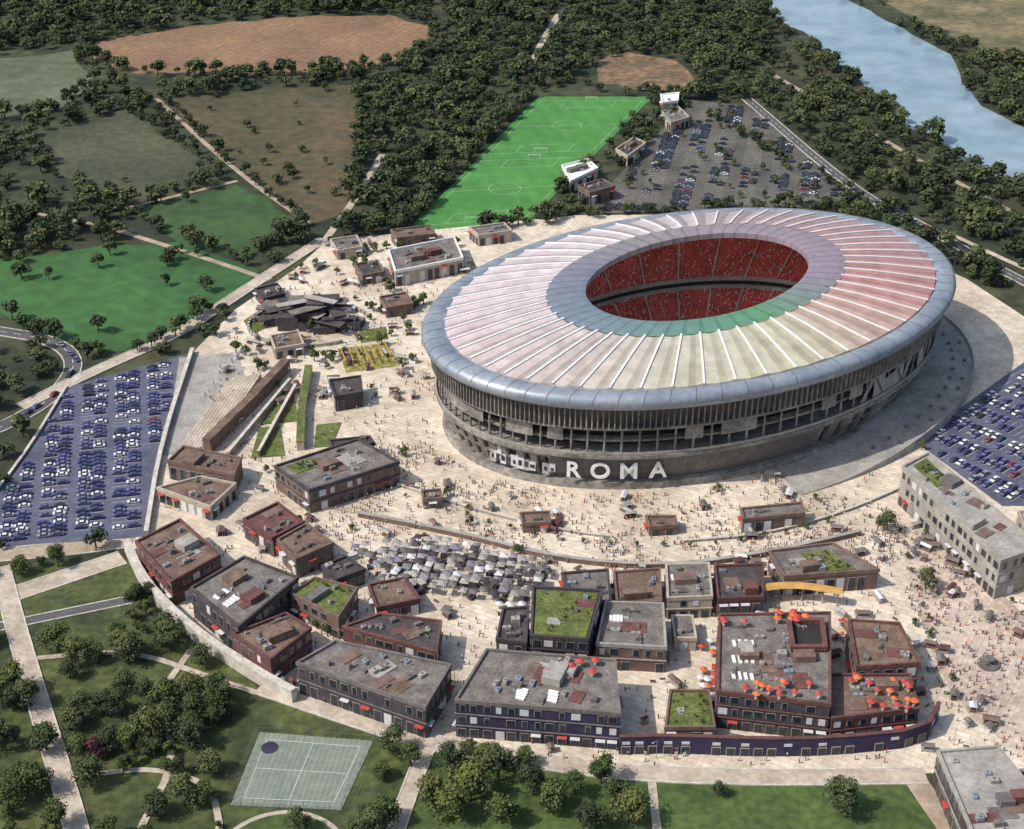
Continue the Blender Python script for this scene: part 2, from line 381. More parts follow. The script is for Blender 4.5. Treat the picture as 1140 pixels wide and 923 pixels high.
ptr=[(-4,339,1.2),(26,338,1),(94,326,1.2),(-18,342,1),(6,333,1.1),(-23,330,1.1),(-112,399,1.1),(-115,408,.9),(-100,392,.9),(-90,372,.9),(137,468,.9),(143,433,.8),(-150,372,1),(-140,352,1.1),(-165,360,.9),
 (-60,318,.8),(-36,352,.9),(-30,345,.8),(60,333,.5),(-12,331,1.3),(12,327,1.1),(-8,345,.9),(30,329,.9),(-18,323,1.3),(-3,322,1.2),(4,345,.8),(18,333,.8),(-13,350,.6),(34,322,1.1),(22,319,1),(-36,322,1.1),(-40,316,1),(-38,340,.7)]
for x,y,s in ptr: inst('park_tree',random.choice(near),x,y,0,U(0,6),s)
inst('copper_beech_tree',redt,-125,349,0,0,1)
pk=empty('park_grove')
for i in range(520):
    x=U(-215,-30);y=U(300,448)
    if not inside((x,y),P['lowlawn']) or inside((x,y),inset(P['tennis'],-5)) or math.dist((x,y),(-64,308))<19: continue
    if any(segd((x,y),a,b)<5.5 for t in (pp('-181,446 -157,392 -120,314 -95,250'),pp('-240,446 -165,456 -133,464'),pp('-240,412 -181,424 -160,438 -139,452'),pp('-80,381 -47,365 -25,355'),pp('-25,355 -30,335 -38,290')) for a,b in zip(t,t[1:])): continue
    if noise.noise((x*.035,y*.035,1))<-.06: continue
    inst('tree',random.choice(near+near+small),x,y,0,U(0,6),U(.4,1.15),pk)
# ------------------------------------------------------------ stadium
C=Vector((77,581));TA=math.radians(28.8)
def E(th,d=0,a=120,b=80,ta=TA,c=C):
    x=(a+d)*math.cos(th);y=(b+d)*math.sin(th)
    return (c.x+x*math.cos(ta)-y*math.sin(ta),c.y+x*math.sin(ta)+y*math.cos(ta))
CI=Vector((77.5,583))
def EI(th): return E(th-math.radians(9),0,54,35,math.radians(37.8),CI)
NR=216;TH=[2*math.pi*i/NR for i in range(NR)]
def RR(t,z,thl=TH):
    r=[]
    for th in thl:
        o=E(th);i=EI(th);r.append((o[0]+(i[0]-o[0])*t,o[1]+(i[1]-o[1])*t,z))
    return r
st=empty('football_stadium')
mb=MB()
mb.ring([RR(.02,38),RR(-.005,39),RR(-.018,41.2),RR(-.01,42.8),RR(.02,43.9),RR(.10,44.3),RR(.13,43.4),RR(.17,42.6)],0)
mb.build('roof_rim',[m_metal],st,smooth=True)
mb=MB()
for i in range(0,NR,3):
    th=TH[i];rows=[Vector(RR(t,z+.06,[th])[0]) for t,z in((-.019,41.2),(-.01,42.9),(.02,43.95),(.10,44.35))]
    for a,b in zip(rows,rows[1:]):
        n=(E(th+.001,0)[0]-E(th,0)[0],E(th+.001,0)[1]-E(th,0)[1]);n=Vector((n[0],n[1],0)).normalized()*.13
        mb.face([a-n,b-n,b+n,a+n])
mb.build('rim_joints',[m_conc_d],st)
mb=MB();rows=[RR(.128,43.0)]
def rz(t): return 43.8+6.6*math.sin(min(1,(t-.1)/.9)*1.5708)
for t in (.13,.25,.38,.5,.62,.75):
    r=RR(t,0);rows.append([(x,y,rz(t)+(0.45,.05,-.15,.05)[i%4]*(1-.3*t)) for i,(x,y,z) in enumerate(r)])
mb.ring(rows,0)
ro=mb.build('roof_panels',[M('membrane_panels',(1,1,1),(.82,.82,.82),.1,rough=.45,attr='Col',fine=(.25,.85),detail=9,translucent=.33)],st)
ca=ro.data.color_attributes.new('Col','FLOAT_COLOR','CORNER')
def roofcol(x,y):
    a=math.degrees(math.atan2(y-C.y,x-C.x))%360
    keys=[(0,(.92,.50,.49)),(40,(.88,.62,.64)),(90,(.84,.76,.78)),(150,(.90,.79,.84)),(200,(.92,.79,.82)),(235,(.93,.83,.77)),(265,(.95,.92,.72)),(300,(.95,.92,.69)),(330,(.95,.70,.60)),(360,(.92,.50,.49))]
    for (a0,c0),(a1,c1) in zip(keys,keys[1:]):
        if a<=a1:
            k=(a-a0)/(a1-a0);return [c0[i]+(c1[i]-c0[i])*k for i in range(3)]
for pl in ro.data.polygons:
    col=pl.index%NR;row=pl.index//NR
    k=(1.0,.96,.66,.76)[col%4]*(.94+.12*random.Random(col//4).random())
    if row in(2,4): k*=.95
    for li in pl.loop_indices:
        v=ro.data.vertices[ro.data.loops[li].vertex_index].co;c=roofcol(v.x,v.y);ca.data[li].color=(c[0]*k,c[1]*k,c[2]*k,1)
mb=MB()
for i in range(0,NR,4):
    th=TH[i]
    for t0,t1 in((.12,.35),(.35,.55),(.55,.76)):
        p0=RR(t0,rz(max(.13,t0))+.4,[th])[0];p1=RR(t1,rz(t1)+.4,[th])[0]
        a,b=Vector(p0),Vector(p1);t=(b-a).normalized();n=Vector((-t.y,t.x,0)).normalized()*.36;u=Vector((0,0,.4))
        mb.face([a-n+u,b-n+u,b+n+u,a+n+u]);mb.face([a-n,b-n,b-n+u,a-n+u]);mb.face([b+n,a+n,a+n+u,b+n+u])
mb.build('roof_ribs',[m_white],st)
mb=MB();mb.ring([RR(.75,rz(.75)+.3),RR(.80,rz(.8)+.5),RR(.88,rz(.88)+.45),RR(.97,rz(.97)+.3),RR(1.0,rz(1)),RR(1.0,48.0),RR(.97,47.6)],0)
ir=mb.build('roof_inner_ring',[M('tinted_glazing',(1,1,1),(.8,.8,.8),.2,rough=.35,attr='Col',translucent=.45)],st)
ca=ir.data.color_attributes.new('Col','FLOAT_COLOR','CORNER')
def ringcol(x,y):
    a=math.degrees(math.atan2(y-CI.y,x-CI.x))%360
    keys=[(0,(.46,.40,.52)),(60,(.50,.43,.50)),(120,(.48,.44,.47)),(180,(.36,.39,.50)),(225,(.32,.42,.52)),(260,(.23,.46,.38)),(300,(.20,.50,.28)),(330,(.34,.44,.42)),(360,(.46,.40,.52))]
    for (a0,c0),(a1,c1) in zip(keys,keys[1:]):
        if a<=a1:
            k=(a-a0)/(a1-a0);return [c0[i]+(c1[i]-c0[i])*k for i in range(3)]
for pl in ir.data.polygons:
    k=.82 if (pl.index%NR)%4==0 else 1.05
    for li in pl.loop_indices:
        v=ir.data.vertices[ir.data.loops[li].vertex_index].co;c=ringcol(v.x,v.y);ca.data[li].color=(c[0]*k,c[1]*k,c[2]*k,1)
def rowE(a,b,z): return [(*E(th,0,a,b),z) for th in TH]
mb=MB();rows=[];n1=22
for i in range(n1+1):
    k=i/n1;a=60+22*k;b=41+16*k;z=2+13*k**1.1
    rows.append(rowE(a,b,z));
    if i<n1: rows.append(rowE(a+22/n1,b+16/n1,z))
mb.ring(rows,0)
mb.ring([rowE(82,57,15.0),rowE(82.1,57.1,16.2),rowE(84,58.5,16.3)],1)
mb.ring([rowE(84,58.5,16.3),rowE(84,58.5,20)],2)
rows=[];n2=30
for i in range(n2+1):
    k=i/n2;a=83+29*k;b=57.5+16*k;z=20+20*k**1.15
    rows.append(rowE(a,b,z))
    if i<n2: rows.append(rowE(a+29/n2,b+16/n2,z))
mb.ring([rowE(83,57.5,18.6)]+rows,0)
mb.ring([rowE(83,57.5,18.6),rowE(82.9,57.4,18.6),rowE(82.9,57.4,20.6),rowE(83.1,57.6,20.6)],1)
mb.ring([rowE(60,41,2),rowE(60,41,.6),rowE(0.1,.1,.6)],3)
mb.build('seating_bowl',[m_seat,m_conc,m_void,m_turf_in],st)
mb=MB()
for i in range(0,NR,7):
    th=TH[i]
    for (a0,b0,z0,a1,b1,z1) in((60,41,2.4,82,57,15.7),(83,57.5,20.5,112,73.5,40.8)):
        p0=Vector((*E(th,0,a0,b0),z0));p1=Vector((*E(th,0,a1,b1),z1));t=(p1-p0).normalized();n=Vector((-t.y,t.x,0)).normalized()*.35
        mb.face([p0-n,p1-n,p1+n,p0+n])
mb.build('aisles',[m_conc],st)
def crowd_mesh(name,pts,parent,seated=False):
    cols=[(.65,.60,.56),(.5,.08,.07),(.62,.34,.15),(.08,.08,.10),(.12,.14,.25),(.7,.68,.68),(.35,.26,.2)]
    if seated: cols=[(.75,.55,.50),(.65,.12,.10),(.70,.35,.22),(.65,.15,.13),(.3,.08,.08),(.8,.72,.70),(.55,.2,.16)]
    mats=[M('cloth_%d'%i,c,None,1) for i,c in enumerate(cols)]+[M('skin',(.5,.33,.25),None,1)]
    mb=MB()
    for x,y,z in pts:
        h=.9 if seated else 1.5;mi=random.randrange(7);an=U(0,3.14)
        c,s=math.cos(an),math.sin(an);b=len(mb.v)
        if not seated:
            for q in(-.13,.13):
                b=len(mb.v)
                for r,zz in((.09,0),(.12,.85)):
                    mb.v+=[(x+q*c+r*math.cos(k*2.094),y+q*s+r*math.sin(k*2.094),z+zz) for k in range(3)]
                for k in range(3): mb.f.append((b+k,b+(k+1)%3,b+3+(k+1)%3,b+3+k));mb.m.append(3)
        z0=.0 if seated else .8;b=len(mb.v)
        for w,dp,zz in((.19,.13,z0),(.27,.15,h-.1),(.08,.07,h)):
            mb.v+=[(x+w*i*c-dp*j*s,y+w*i*s+dp*j*c,z+zz) for i,j in((-1,-1),(1,-1),(1,1),(-1,1))]
        for k in range(2):
            for q in range(4):
                j=(q+1)%4;mb.f.append((b+k*4+q,b+k*4+j,b+k*4+4+j,b+k*4+4+q));mb.m.append(mi)
        b=len(mb.v);mb.v+=[(x,y,z+h+.27),(x+.12,y,z+h+.13),(x,y+.12,z+h+.13),(x-.12,y,z+h+.13),(x,y-.12,z+h+.13),(x,y,z+h)]
        for q in range(4):
            j=(q+1)%4;mb.f.append((b,b+1+q,b+1+j));mb.m.append(7);mb.f.append((b+5,b+1+j,b+1+q));mb.m.append(7)
    return mb.build(name,mats,parent)
pts=[]
for i in range(14000):
    th=U(0,6.283)
    if R()<.4:
        k=int(R()*n1)/n1;a=60+22*k+.6;b=41+16*k+.4;z=2+13*k**1.1
    else:
        k=int(R()*n2)/n2;a=83+29*k+.5;b=57.5+16*k+.3;z=20+20*k**1.15
    pts.append((*E(th,0,a,b),z+.02))
crowd_mesh('seated_crowd',pts,st,True)
# facade, tapering towards its base
def RE(d,z,N=NR): return [(*E(2*math.pi*i/N,d),z) for i in range(N)]
mb=MB()
mb.ring([RE(-5.5,28),RE(-3.2,38.2)],0)
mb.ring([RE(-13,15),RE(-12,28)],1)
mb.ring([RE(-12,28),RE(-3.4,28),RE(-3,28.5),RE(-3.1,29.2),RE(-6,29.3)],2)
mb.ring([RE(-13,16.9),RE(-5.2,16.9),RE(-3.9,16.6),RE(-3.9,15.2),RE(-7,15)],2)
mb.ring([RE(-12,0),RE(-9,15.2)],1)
mb.ring([RE(-6.4,0.1),RE(-6.9,3),RE(-8,3.05),RE(-13,3.05)],2)
mb.ring([RE(-9.5,21.5),RE(-6.5,21.5),RE(-6.5,22.4),RE(-9.5,22.5)],2)
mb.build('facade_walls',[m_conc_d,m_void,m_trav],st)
mb=MB();NF=300
for i in range(NF):
    th=2*math.pi*i/NF;x,y=E(th,-3.1);x2,y2=E(th,-5);an=math.atan2(y-y2,x-x2)
    mb.box(x,y,29.3,1.6,.4,8.6,an)
mb.build('louvre_fins',[m_trav],st)
mb=MB();NC=96
for i in range(NC):
    th=2*math.pi*(i+.5)/NC;x,y=E(th,-5.6)
    mb.cone(x,y,16.8,.5,28,.42,8,0)
    a_=math.degrees(th);a_=a_-360 if a_>180 else a_
    right=-75<a_<25
    x1,y1=E(2*math.pi*i/NC,-4.9);x2,y2=E(2*math.pi*(i+1)/NC,-4.9)
    if right and R()<.75:
        a=Vector((x1,y1,16.9));b=Vector((x2,y2,28));t=Vector((x2-x1,y2-y1,0)).normalized()*U(.5,1.6)
        if R()<.5:a.z,b.z=b.z,a.z
        mb.face([a-t,a+t,b+t,b-t],1 if R()<.6 else 0)
    if R()<(.5 if right else .45):
        z0=16.9 if right else 22.0;z1=random.choice([21.5,25,28]) if right else 27.9
        sk=U(-2,2) if right else 0
        mb.face([(x1,y1,z0),(x2,y2,z0),(x2,y2,z1),(x1,y1,max(z0,z1+min(0,sk)))],1 if right and R()<.5 else 0)
mb.build('gallery_columns',[m_trav,m_conc],st)
mb=MB();mb.ring([RE(-4.2,16.9),RE(-4.2,18.1),RE(-4.4,18.1),RE(-4.4,16.9)],0);mb.build('balustrade',[m_conc],st)
mb=MB();NA=84
def ap(i,s,z,d=0): return (*E(2*math.pi*(i+s)/NA,-5+(z-15)*.38+d),z)
def wallq(i,s0,s1,z0,z1,mi=0): mb.face([ap(i,s0,z0),ap(i,s1,z0),ap(i,s1,z1),ap(i,s0,z1)],mi)
for i in range(NA):
    a=math.degrees(2*math.pi*(i+.5)/NA)
    if a>180:a-=360
    if -145<a<-84 or R()<.12:
        wallq(i,0,1,3,15.2,1 if -118<a<-84 else 2 if -145<a<-118 else 0);continue
    zs=[(4,8.2),(9.6,13.6)]
    s0,s1=.12,.88
    if R()<.35: zs=[(4,13.4)]
    if R()<.4: s0,s1=.3,.75
    wallq(i,0,s0,3,15.2);wallq(i,s1,1,3,15.2)
    prev=3
    for z0,z1 in zs:
        wallq(i,s0,s1,prev,z0);prev=z1
        for s in(s0,s1): mb.face([ap(i,s,z0),ap(i,s,z1),ap(i,s,z1,-1.8),ap(i,s,z0,-1.8)])
        for z in(z0,z1): mb.face([ap(i,s0,z),ap(i,s1,z),ap(i,s1,z,-1.8),ap(i,s0,z,-1.8)])
        mb.face([ap(i,s0,z0,-1.8),ap(i,s1,z0,-1.8),ap(i,s1,z1,-1.8),ap(i,s0,z1,-1.8)],3)
        m_=(s0+s1)/2;mb.face([ap(i,m_-.02,z0,-1.5),ap(i,m_+.02,z0,-1.5),ap(i,m_+.02,z1,-1.5),ap(i,m_-.02,z1,-1.5)],0)
        if R()<.4: mb.face([ap(i,s0-.05,z0-.6,.1),ap(i,s1+.05,z0-.6,.1),ap(i,s1+.05,z0,1.3),ap(i,s0-.05,z0,1.3)],4)
    wallq(i,s0,s1,prev,15.2)
mb.build('lower_facade',[m_trav,m_conc_d,M('sign_wall',(.13,.12,.12),(.08,.075,.075),.2),m_glass,m_conc],st)
# panel joints on the plain part of the facade
mb=MB()
for i in range(NA):
    a=math.degrees(2*math.pi*i/NA);a=a-360 if a>180 else a
    if -146<a<-84:
        mb.face([ap(i,-.012,3,.06),ap(i,.012,3,.06),ap(i,.012,15.2,.06),ap(i,-.012,15.2,.06)])
        for z in(7,11): mb.face([ap(i,0,z,.05),ap(i,1,z,.05),ap(i,1,z+.15,.05),ap(i,0,z+.15,.05)])
mb.build('panel_joints',[m_trav],st)
mb=MB()
for k in range(11):
    th=math.radians(-163+k*1.75);x,y=E(th,-7.2);x2,y2=E(th+.01,-7.2);an=math.atan2(y2-y,x2-x)
    if k in(3,8): continue
    h=U(3,6.5);mb.box(x,y,4.5+U(0,2),U(2,3.4),.5,h,an,0 if k%3 else 2)
    nx,ny=math.sin(an)*.35,-math.cos(an)*.35
    mb.box(x+nx,y+ny,6.6,U(.8,1.8),.3,U(1,2.4),an,1)
mb.build('entrance_screens',[m_canv,m_glass,m_conc],st)
cd=math.radians
def letters(word,th0,dth,size,z,d):
    for k,ch in enumerate(word):
        th=th0+dth*k
        cu=bpy.data.curves.new('letter_'+ch,'FONT');cu.body=ch;cu.size=size;cu.extrude=.3;cu.align_x='CENTER';cu.materials.append(m_white);cu.offset=.18
        o=bpy.data.objects.new('letter_'+ch,cu);COL.objects.link(o);o.parent=st
        x,y=E(th,d);x2,y2=E(th+.01,d);an=math.atan2(y2-y,x2-x)
        o.location=(x,y,z);o.rotation_euler=(math.pi/2,0,an)
letters('ROMA',cd(-140),cd(6.2),9.5,6.2,-5.2)
# terrace apron, ramping up from the plaza
mb=MB();ths=[cd(-96+i*2.5) for i in range(66)]
def rampf(t): 
    a=math.degrees(t);k=max(0,min(1,(a+96)/38));k2=max(0,min(1,(66-a)/20));k=min(k,k2);return k*k*(3-2*k)
def arcrow(d,z,lo=.34): return [(*E(t,d),lo+(z-lo)*rampf(t)) for t in ths]
mb.ring([[(*E(t,14),0.2) for t in ths],arcrow(14,5.2,.7),arcrow(13.4,5.2,.7),arcrow(13.4,4.2),arcrow(-9,4.3)],0,False)
mb.build('perimeter_terrace',[m_conc],st)
mb=MB()
for th in ths[8:-8:2]:
    for d in(5,10):
        if R()<.7:
            x,y=E(th+U(-.01,.01),d);z=.34+3.9*rampf(th);mb.cone(x,y,z-.3,.6,z+.8,.9,8)
mb.build('terrace_planters',[m_conc_d],st)
# ------------------------------------------------------------ buildings
footprints=[]
def building(name,quad,h,wall,roof,fl=4.2,win=True,sky=0,units=6,trim=None,base=.25,green=None,shop=True):
    q=ccw(quad);footprints.append(q);o=empty(name)
    mb=MB();mb.prism(q,base,h-.02,0)
    nfl=max(1,int(h/fl))
    mb.build('walls',[wall],o)
    mb=MB();mb.face([(x,y,h+.05) for x,y in inset(q,.5)]);mb.build('roof',[roof],o)
    mb=MB();i1=inset(q,.5);o1=inset(q,-.25)
    for k in range(len(q)):
        j=(k+1)%len(q)
        mb.prism([o1[k],o1[j],i1[j],i1[k]],h-.5,h+.9,0)
    for f_ in range(1,nfl):
        z=base+f_*(h-base)/nfl;oo=inset(q,-.35)
        for k in range(len(q)):
            j=(k+1)%len(q);mb.face([(*oo[k],z-.15),(*oo[j],z-.15),(*oo[j],z+.2),(*oo[k],z+.2)]);mb.face([(*oo[k],z+.2),(*oo[j],z+.2),(*q[j],z+.2),(*q[k],z+.2)])
    mb.build('parapet_and_cornices',[trim or wall],o)
    if win:
        mb=MB()
        for k in range(len(q)):
            a,b=Vector(q[k]),Vector(q[(k+1)%len(q)]);L=(b-a).length;t=(b-a).normalized();nn=Vector((t.y,-t.x));an=math.atan2(t.y,t.x)
            n=max(1,int(L/3.6));fh=(h-base)/nfl
            for f_ in range(nfl):
                for i in range(n):
                    if R()<.14: continue
                    c=a+t*(i+.5+U(-.08,.08))*L/n;w=2.5 if (f_==0 and shop) else random.choice([1.5,1.9,2.6]);hh=fh*(.7 if f_==0 else .5);z=base+f_*fh+(.1 if f_==0 else fh*.25)
                    p=c+nn*.06;mb.box(p.x,p.y,z,w+.3,.14,hh+.2,an,1)
                    p=c+nn*.12;mb.box(p.x,p.y,z+.1,w,.12,hh,an,0 if R()<.8 else 2)
                    if f_==0 and shop and R()<.3:
                        p=c+nn*.8;mb.box(p.x,p.y,z+hh+.25,w+.5,1.4,.15,an,3 if R()<.4 else 2)
        mb.build('windows_and_doors',[m_glass,m_frame,m_canv,m_red],o)
    mb=MB()
    def pt(u,v): return bil([quad[3],quad[0],quad[1],quad[2]],u,v)
    a,b=Vector(quad[0]),Vector(quad[1]);an=math.atan2(b.y-a.y,b.x-a.x)
    for i in range(units):
        x,y=pt(U(.12,.88),U(.12,.88));lx,ly=U(.9,3.0),U(.8,2.2);hz=U(.6,1.7)
        mb.box(x,y,h+.05,lx,ly,hz,an,random.choice([0,1,1,2,2]));
        mb.cone(x,y,h+.05+hz,.4,h+.3+hz,.35,8,2)
        if R()<.4: mb.box(x+1,y,h+.3,U(3,8),.3,.3,an+random.choice([0,1.57]),2)
    A=abs(sum(q[i][0]*q[(i+1)%4][1]-q[(i+1)%4][0]*q[i][1] for i in range(4)))/2
    if A>250:
        for i in range(int(A/140)):
            x,y=pt(U(.2,.8),U(.2,.8));k=random.choice([1,2,4,5,6]);mb.box(x,y,h+.04+i*.013,U(4,9),U(3,6),random.choice([.2,.25,.3,2.2,2.8]),an,k)
    for r in range(sky):
        for k in range(4):
            x,y=pt(.14+.055*k,.62-.2*(r%3));mb.box(x,y,h+.05,1.0,U(2.6,3.8),.5,an,3)
    mb.build('roof_equipment',[m_metal,m_conc,m_conc_d,m_white,m_wbr,m_roofr,m_roofb],o)
    if green:
        mb=MB();qq=[pt(*uv) for uv in green];mb.prism(qq,h+.06,h+.35,0);mb.build('planted_roof',[m_roofgr],o)
        for i in range(14):
            u=U(min(g[0] for g in green)+.05,max(g[0] for g in green)-.05);v=U(min(g[1] for g in green)+.05,max(g[1] for g in green)-.05);x,y=pt(u,v)
            inst('shrub',random.choice(small),x,y,h+.3,U(0,6),U(.15,.35),o)
    return o
G4=[(.05,.05),(.95,.05),(.95,.95),(.05,.95)]
for nm,s,h,w,r,kw in [
 ('restaurant_building','-132,447 -119,461 -101,439 -115,423',10,m_wmr,m_roofb,dict(units=10,trim=m_roofr)),
 ('office_building','-107,417 -92,435 -72,423 -88,396',12,m_wdk,m_roofg,dict(sky=2,units=10,trim=m_roofd)),
 ('shop_building','-90,395 -74,406 -65,398 -76,382',10,m_wmr,m_roofb,dict(units=8)),
 ('garden_roof_building','-74,418 -67,427 -52,421 -57,405',9,m_wbr,m_roofb,dict(units=2,green=G4)),
 ('cafe_building','-55,400 -43,407 -23,403 -24,387',9,m_wmr,m_roofd,dict(units=8,trim=m_roofr)),
 ('cinema_building','-67,378 -56,389 -19,377 -26,357',12,m_wdk,m_roofg,dict(units=14,trim=m_conc_d)),
 ('green_roof_building','7,415 30,413 24,387 6,389',14,m_wdk,m_roofd,dict(units=2,green=G4)),
 ('dark_pavilion','-3,407 5.5,408 4.5,389 -5,391',11,m_wdk,m_roofd,dict(units=5)),
 ('gallery_building','31,412 50,411 49,388 27,390',10,m_wbr,m_roofg,dict(sky=1,units=6,trim=m_conc)),
 ('department_store','-17,358 -8,382 32,377 32,352',14,m_wnv,m_roofg,dict(sky=2,units=18,trim=m_conc_d)),
 ('shopping_centre','67,400 103,401 95,356 62,362',14,m_wdk,m_roofg,dict(sky=3,units=20,trim=m_roofr)),
 ('shopping_arcade','109,400 125,398 127,378 107,376',12,m_wbr,m_roofb,dict(units=8,trim=m_roofr)),
 ('terrace_restaurant','96,376 124,376 123,360 96,355.5',9,m_wmr,m_roofb,dict(units=8)),
 ('garden_terrace_building','49,372 61,372 61,355 46,355',6,m_wbr,m_roofb,dict(units=2,green=G4)),
 ('retail_row','17,431 33,433 33,415 21,414',8,m_wdk,m_roofg,dict(units=5)),
 ('retail_row','35,433 51,435 50,416 35,415',7,m_wbr,m_roofb,dict(units=5)),
 ('retail_row','53,435 68,436 67,417 52,416',8.5,m_wcr,m_roofg,dict(units=5,sky=1)),
 ('retail_row','70,436 87,437 84,418 69,417',7.5,m_wmr,m_roofd,dict(units=5)),
 ('event_hall','90,444 113,449 126,433 93,429',8,m_wbr,m_roofg,dict(units=6,green=[(.4,.1),(.8,.1),(.8,.8),(.4,.8)])),
 ('cluster_cafe','-97,464 -86,475 -75,462 -85,452',8,m_wmr,m_roofr,dict(units=5)),
 ('cluster_cafe','-83,451 -74,461 -63,449 -75,439',8,m_wbr,m_roofb,dict(units=5)),
 ('food_pavilion','-49,427 -37,431 -31,419 -45,414',6,m_wmr,m_roofb,dict(units=3)),
 ('food_pavilion','-66,438 -58,444 -51,436 -60,430',6,m_wdk,m_roofd,dict(units=3)),
 ('steps_pavilion','53,411 60,411 60,399 53,399',5,m_wcr,m_roofg,dict(units=2)),
 ('exhibition_hall','-90,497 -60,517 -43,500 -75,480',10,m_wbr,m_roofg,dict(units=12,trim=m_roofd,green=[(.1,.6),(.4,.6),(.4,.9),(.1,.9)])),
 ('visitor_centre','-132,504 -128,515 -104,506 -105,494',8,m_wbr,m_roofb,dict(units=6)),
 ('visitor_annex','-133,488 -118,496 -104,491 -111,475',6,m_wcr,m_roofb,dict(units=5)),
 ('ticket_office','-77,570 -64,574 -62,560 -73,556',7,m_wdk,m_roofd,dict(units=3)),
 ('ticket_office','-72,521 -56,524 -54,519 -69,513',7,m_wdk,m_roofd,dict(units=2)),
 ('clubhouse','-61,702 -29,718 -24,693 -56,677',8,m_wcr,m_roofg,dict(units=8,trim=m_white)),
 ('reception_building','-92,722 -79,727 -75,713 -87,708',5,m_wcr,m_roofg,dict(units=3)),
 ('reception_building','-62,732 -42,738 -39,727 -58,722',6,m_wbr,m_roofb,dict(units=3)),
 ('museum_shop','-77,692 -66,696 -62,683 -72,679',5,m_wbr,m_roofd,dict(units=3)),
 ('museum_shop','-22,735 -4,741 0,731 -17,725',6,m_wcr,m_roofg,dict(units=3)),
 ('garden_cafe','-62,655 -50,660 -46,648 -58,643',5,m_wbr,m_roofb,dict(units=3)),
 ('garden_cafe','-122,664 -112,670 -107,659 -116,653',5,m_wdk,m_roofd,dict(units=3)),
 ('garden_cafe','-40,622 -30,626 -27,616 -37,612',4,m_wbr,m_roofg,dict(units=2)),
 ('workshop_building','-108,615 -96,620 -92,607 -104,602',5,m_wcr,m_roofb,dict(units=3)),
 ('grandstand_building','28,821 43,831 48,817 32,797',7,m_wcr,m_white,dict(units=1,trim=m_white)),
 ('changing_rooms','94,948 106,952 104,936 94,932',6,m_wcr,m_white,dict(units=1,trim=m_white)),
 ('training_offices','92,915 103,925 108,905 96,895',6,m_wcr,m_roofg,dict(units=4,trim=m_conc)),
 ('training_offices','60,850 72,870 78,860 66,838',6,m_wcr,m_roofd,dict(units=4)),
 ('training_offices','36,790 50,800 56,790 42,780',7,m_wbr,m_roofd,dict(units=4)),
 ('parking_garage','145,487 157,497 181,435 165,427',16,m_conc,m_conc,dict(units=6,trim=m_conc,green=[(.3,.72),(.75,.72),(.8,.97),(.3,.97)])),
 ('hotel_building','183,466 206,469 203,423 180,428',10,m_wcr,m_conc,dict(units=8,green=[(.1,.3),(.6,.3),(.6,.8),(.1,.8)])),
 ('service_building','123,338 141,340 150,308 125,303',12,m_wdk,m_conc,dict(units=8,trim=m_conc)),
 ('kiosk','-34,489 -27,490 -26,484 -33,483',4,m_wbr,m_roofb,dict(units=1)),
 ('kiosk','3,474 14,475 14,468 4,467',4,m_wbr,m_roofb,dict(units=1)),
 ('kiosk','49,472 60,472 60,466 50,465',4,m_wbr,m_roofb,dict(units=1)),
 ('bus_station','84,474 107,478 107,471 84,467',6,m_wbr,m_roofg,dict(units=3))]:
    building(nm,pp(s),h,w,r,**kw)
def wall(name,pts,h,th,mat,cap=None,z0=.1,sm=2):
    o=empty(name);p=smoothline(pp(pts) if isinstance(pts,str) else pts,sm);a=offset_line(p,th/2);b=offset_line(p,-th/2)
    mb=MB();mb.ring([[(*q,z0) for q in a],[(*q,h) for q in a],[(*q,h) for q in b],[(*q,z0) for q in b]],0,False)
    for e in(0,-1): mb.face([(*a[e],z0),(*b[e],z0),(*b[e],h),(*a[e],h)])
    mb.build('wall_body',[mat],o)
    a=offset_line(p,th/2+.15);b=offset_line(p,-th/2-.15)
    mb=MB();mb.ring([[(*q,h) for q in a],[(*q,h+.25) for q in a],[(*q,h+.25) for q in b],[(*q,h) for q in b]],0,False);mb.build('coping',[cap or mat],o)
    return o
wall('retaining_wall','-138,456 -126,431 -105,405 -80,383 -68,374',5,2.2,m_kerb,m_kerb)
wall('boundary_wall','32,350.5 48,351 74,349.5 96,350 124,354 131,366',7,1,m_wnv,m_wmr,sm=1)
o=empty('shopfront_row');mb=MB();bp=smoothline(pp('32,350.5 48,351 74,349.5 96,350 124,354 131,366'),1)
for a,b in zip(bp,bp[1:]):
    L=math.dist(a,b);an=math.atan2(b[1]-a[1],b[0]-a[0]);n=max(1,int(L/4))
    for k in range(n):
        x=a[0]+(b[0]-a[0])*(k+.5)/n+math.sin(an)*.55;y=a[1]+(b[1]-a[1])*(k+.5)/n-math.cos(an)*.55
        if R()<.8: mb.box(x,y,.3,2.8,.16,3.2,an,1);mb.box(x+math.sin(an)*.08,y-math.cos(an)*.08,.5,2.4,.16,2.7,an,0)
        if R()<.35: mb.box(x,y,4.2,2.4,.2,1.0,an,2)
mb.build('shopfronts',[m_glass,m_frame,m_canv],o)
wall('plaza_parapet','-50,503 -17,483 16,468.5 35,464',1.3,.5,m_conc,m_kerb)
wall('plaza_parapet','62,461 92,465 124,480 149,497',1.3,.5,m_conc,m_kerb)
wall('plaza_steps_wall','-57,478 -16,464 16,449 54,444 90,452 127,466',2.2,1.2,m_wbr,m_conc)
wall('garden_wall','-121,524 -108,560 -98,592',6,3.5,m_wbr,m_roofb,sm=0)
wall('garden_wall','-112,519 -104,548 -95,580',3,1.0,m_wcr,m_kerb,sm=0)
wall('garden_wall','-100,520 -96,548 -92,575',3,1.0,m_wbr,m_kerb,sm=0)
wall('hedge_wall','-84,525 -87,556 -88,590',4,3,m_wcr,m_roofgr,sm=0)
wall('lot_wall','-142,609 -140,527 -133,465',2.5,1.4,m_conc,m_kerb)
